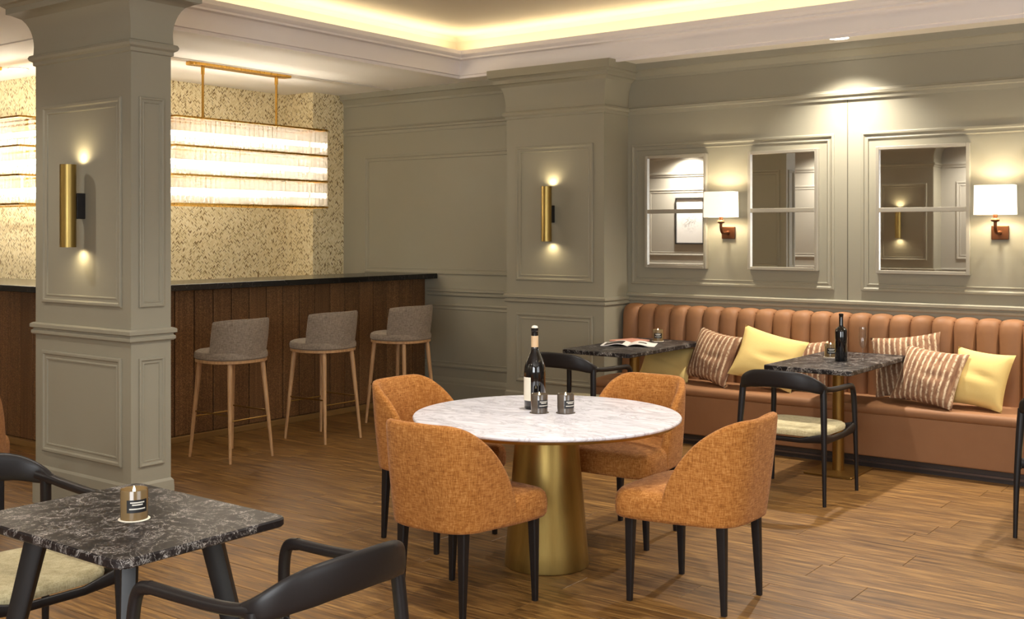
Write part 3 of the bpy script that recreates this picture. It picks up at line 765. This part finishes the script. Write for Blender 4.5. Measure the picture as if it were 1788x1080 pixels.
# ================================================================ BLACK ARMCHAIRS
def armchair():
    t = thing('armchair', (0, 0, 0), 0, 'x', 'armchair', 'black wooden armchairs with pale seats')
    for s_ in (-1, 1):
        # front leg sweeping up into the arm
        fp = cat_rom([(s_ * .288, .275, 0), (s_ * .284, .272, .25), (s_ * .279, .268, .45), (s_ * .274, .262, .60), (s_ * .271, .240, .667), (s_ * .269, .19, .682)], 5)
        fs_ = [(.011 + .008 * min(1, i / 12), .011 + .006 * min(1, i / 12)) for i in range(len(fp))]
        MB().sweep(fp, fs_, (1, 0, 0)).build('leg', 'black', t)
        ap = cat_rom([(s_ * .269, .20, .682), (s_ * .268, .05, .684), (s_ * .272, -.10, .690), (s_ * .268, -.20, .700), (s_ * .245, -.262, .715)], 6)
        MB().sweep(ap, [(.019, .017)] * len(ap), (0, 0, 1)).build('arm', 'black', t)
        rp = cat_rom([(s_ * .288, -.275, 0), (s_ * .282, -.265, .3), (s_ * .272, -.245, .55), (s_ * .264, -.232, .70)], 5)
        rs_ = [(.011 + .009 * min(1, i / 10), .011 + .009 * min(1, i / 10)) for i in range(len(rp))]
        MB().sweep(rp, rs_, (1, 0, 0)).build('leg', 'black', t)
        MB().sweep([(s_ * .272, -.25, .40), (s_ * .268, -.1, .385), (s_ * .268, .1, .385), (s_ * .274, .262, .41)], [(.014, .034), (.012, .02), (.012, .02), (.014, .034)], (0, 0, 1)).build('seat_rail', 'black', t)
    bp = cat_rom([(-.269, -.19, .697), (-.255, -.255, .712), (-.19, -.305, .742), (-.10, -.332, .757), (0, -.34, .76), (.10, -.332, .757), (.19, -.305, .742), (.255, -.255, .712), (.269, -.19, .697)], 5)
    nb = len(bp); sz = []
    for i in range(nb):
        e = abs(i / (nb - 1) * 2 - 1); sm_ = 1 - max(0, (e - .35) / .65) ** 1.4
        sz.append((.0125 + .003 * e, .018 + .036 * sm_))
    MB().sweep(bp, sz, (0, 0, 1), 16, 2.6).build('backrest', 'black', t, 50)
    for y_, z_ in ((.262, .405), (-.24, .395)):
        MB().sweep([(-.27, y_, z_ + .01), (-.12, y_, z_ - .015), (.12, y_, z_ - .015), (.27, y_, z_ + .01)], [(.012, .028), (.012, .016), (.012, .016), (.012, .028)], (0, 0, 1)).build('seat_rail', 'black', t)
    mb = MB(); n = 12
    def ol(k): 
        out = []
        for j in range(48):
            a = 2 * pi * j / 48; c, s2 = cos(a), sin(a)
            out.append((.262 * k * math.copysign(abs(c) ** .45, c) * (1 - .05 * (s2 < 0) * abs(s2)), .262 * k * math.copysign(abs(s2) ** .45, s2)))
        return out
    mb.rings([[(x, y, z) for x, y in ol(k)] for k, z in ((.93, .404), (.99, .41), (1.0, .425), (.985, .44), (.93, .449), (.7, .450), (.3, .447))])
    mb.build('seat', 'seatpad', t, 50)
    return t
ac = armchair(); GA = 'black wooden armchairs with pale seats'
ac.location = (-2.83, 6.79, 0); ac['label'] = 'black armchair at the marble table with the bottle and glass'
dup(ac, (-4.50, 6.80, 0), 0, 'black armchair at the marble table with the open magazine', GA)
dup(ac, (-1.17, 6.76, 0), 0, 'black armchair cut off at the far end of the banquette', GA)
dup(ac, (-2.445, 2.115, 0), pi / 2, 'black armchair at the near table cropped by the bottom of the picture', GA)
dup(ac, (-3.845, 2.115, 0), -pi / 2, 'black armchair at the near table in front of the freestanding column', GA)

# ================================================================ BLACK MARBLE TABLES
def ped_table(cx, cy, label, w_=.60, d_=1.16, z=.775):
    t = thing('pedestal_table', (cx, cy, 0), 0, label, 'table', 'black marble pedestal tables at the banquette')
    MB().slab(-w_ / 2, w_ / 2, -d_ / 2, d_ / 2, z - .032, z, .025, .004).build('tabletop', 'bmarble', t)
    MB().slab(-.18, .18, -.25, .25, z - .048, z - .032, .02, .002).build('support_plate', 'blackmatt', t)
    MB().lathe([(.040, .012), (.040, z - .048)], 32).build('pedestal', 'brassd', t)
    MB().slab(-.17, .17, -.21, .21, 0, .014, .01, .002).build('foot_plate', 'brassd', t)
    return t
TZ = .775
ped_table(-2.845, 7.545, 'black marble pedestal table holding the dark bottle and glass')
ped_table(-4.505, 7.58, 'black marble pedestal table holding the open magazine')
ped_table(-1.17, 7.545, 'black marble pedestal table cut off at the end of the banquette')
NT = (-3.128, 2.093)
nt_ = thing('square_table', (NT[0], NT[1], 0), 0, 'black marble table on splayed black legs holding the amber candle', 'table')
MB().slab(-.405, .415, -.295, .325, .722, .75, .045, .005, 6).build('tabletop', 'bmarble', nt_)
MB().slab(-.30, .30, -.19, .19, .706, .722, .02, .002).build('support_frame', 'blackmatt', nt_)
for sx_, sy_ in ((-1, -1), (1, -1), (1, 1), (-1, 1)):
    MB().sweep([(sx_ * .245, sy_ * .145, .71), (sx_ * .31, sy_ * .20, .36), (sx_ * .375, sy_ * .255, 0)], [(.034, .026), (.030, .022), (.024, .018)], (sx_ * .6, -sy_ * .8, 0), 12, 5).build('leg', 'blackmatt', nt_)

# ================================================================ TABLETOP THINGS
def candle(loc, mat, label, rz=0, s_=1.0):
    t = thing('jar_candle', loc, rz, label, 'candle', 'candles in glass jars'); t.scale = (s_,) * 3
    r = .0425
    MB().lathe([(r - .006, 0), (r, .003), (r, .094), (r - .001, .096), (r - .003, .094), (r - .003, .076)], 32, cap1=False).build('jar', mat, t)
    MB().lathe([(r + .006, -.0), (r + .007, .001), (r + .004, .003)], 32).build('jar_base', 'label' if mat == 'smoke2' else mat, t)
    MB().lathe([(r - .0032, .075), (r - .0032, .079), (.004, .078)], 24).build('wax', 'wax', t)
    MB().lathe([(.0015, .077), (.0015, .088)], 8).build('wick', 'blackmatt', t)
    MB().lathe([(.001, .084), (.004, .087), (.0045, .091), (.003, .098), (.0005, .105)], 12).build('flame', 'flame', t)
    def patch(a0, a1, z0, z1, rr, m):
        mb = MB(); n = 8
        mb.rings([[(rr * cos(radians(a0 + (a1 - a0) * j / n)), rr * sin(radians(a0 + (a1 - a0) * j / n)), z) for j in range(n + 1)] for z in (z0, z1)], False, False, False)
        return mb
    lb = patch(-45, 45, .028, .068, r + .0006, 0).build('label', 'blacklabel', t)
    for z0, a in ((.058, 30), (.051, 22), (.038, 34)):
        patch(-a, a, z0, z0 + .004, r + .0012, 0).build('label_print', 'print', lb)
    return t
candle((-3.085, 2.10, .75), 'smoke2', 'lit candle in an amber jar with black label on the near table', radians(-20))
candle((-3.275, 4.575, .75), 'smoke', 'lit candle in a smoked jar standing against the wine bottle', radians(-20))
candle((-3.165, 4.65, .75), 'smoke', 'lit candle in a smoked jar standing apart from the wine bottle', radians(-20))
candle((-2.955, 7.69, TZ), 'smoke2', 'lit candle behind the dark bottle on the banquette table', radians(-60))
candle((-4.52, 7.98, TZ), 'smoke2', 'lit candle behind the open magazine', radians(-60))

def bottle(loc, prof, label, h_lab, caps, tip=False):
    t = thing('wine_bottle', loc, radians(0), label, 'bottle')
    MB().lathe(prof, 40).build('body', 'botglass', t)
    return t
wb_ = bottle((-3.375, 4.675, .75), [(.040, .004), (.052, 0), (.055, .006), (.056, .19), (.054, .215), (.044, .25), (.028, .285), (.0195, .305), (.0175, .32), (.0175, .40), (.019, .402), (.019, .415), (.010, .416)],
             'dark wine bottle with cream label on the round table', 0, 0)
MB().lathe([(.0185, .318), (.0188, .320), (.0188, .374), (.0183, .376)], 32, cap0=False, cap1=False).build('neck_band', 'capsule', wb_)
MB().lathe([(.016, .415), (.0175, .418), (.014, .426), (.004, .429)], 24).build('cork_top', 'label', wb_)
mb = MB(); n = 14
mb.rings([[(.0566 * cos(radians(192 + 92 * j / n)), .0566 * sin(radians(192 + 92 * j / n)), z) for j in range(n + 1)] for z in (.045, .165)], False, False, False)
mb.build('label_paper', 'label', wb_)
bottle((-2.815, 7.52, TZ), [(.034, .003), (.040, 0), (.042, .006), (.042, .20), (.040, .213), (.030, .228), (.017, .236), (.0145, .245), (.0145, .31), (.016, .312), (.016, .325), (.008, .326)],
       'slim black bottle on the banquette table beside the glass', 0, 0)
g = thing('wine_glass', (-2.685, 7.58, TZ), 0, 'clear stemmed glass beside the slim black bottle', 'glass')
MB().lathe([(.034, 0), (.034, .002), (.006, .006), (.004, .02), (.004, .085), (.008, .092)], 28).build('stem', 'clear', g)
MB().lathe([(.004, .09), (.018, .10), (.026, .125), (.029, .16), (.026, .235), (.025, .235), (.028, .16), (.025, .126), (.017, .102), (.003, .093)], 28, cap0=False, cap1=False).build('bowl', 'clear', g)
# open magazine
mg = thing('open_magazine', (-4.545, 7.57, TZ), radians(24), 'open magazine with printed and white pages on marble table', 'magazine')
def page(sgn, z0, mat, name, par, y0=-.14, y1=.14, s0=0.0, s1=1.0, lift=0.0):
    mb = MB(); n = 12; top = []; bot = []
    for k in range(n + 1):
        u = s0 + (s1 - s0) * k / n; x = sgn * .21 * u; z = z0 + lift + .022 * math.sin(min(1, u * 1.25) * pi) * (.4 + .6 * (1 - u)) + .002
        top.append((x, z))
    mb.rings([[(x, y0, z + .0), (x, y1, z + .0), (x, y1, max(0.0005, z - .004)), (x, y0, max(0.0005, z - .004))] for x, z in top])
    return mb.build(name, mat, par, 50)
pl_ = page(-1, .004, 'paper', 'page', mg); page(-1, .004, 'paperdark', 'printed_photo', pl_, -.12, .10, .2, .9, .0006)
pr_ = page(1, .004, 'paper', 'page', mg); page(1, .004, 'paperdark', 'printed_photo', pr_, -.03, .03, .35, .65, .0006)
fb = MB().box(-.10, .10, -.13, .13, 0, .012).build('folded_menu', 'pinkprint', None, 0, .002, loc=(-4.70, 7.83, TZ), rot=(0, 0, radians(-15)))
tag(fb, 'small pink folded leaflet lying behind the open magazine', 'leaflet')
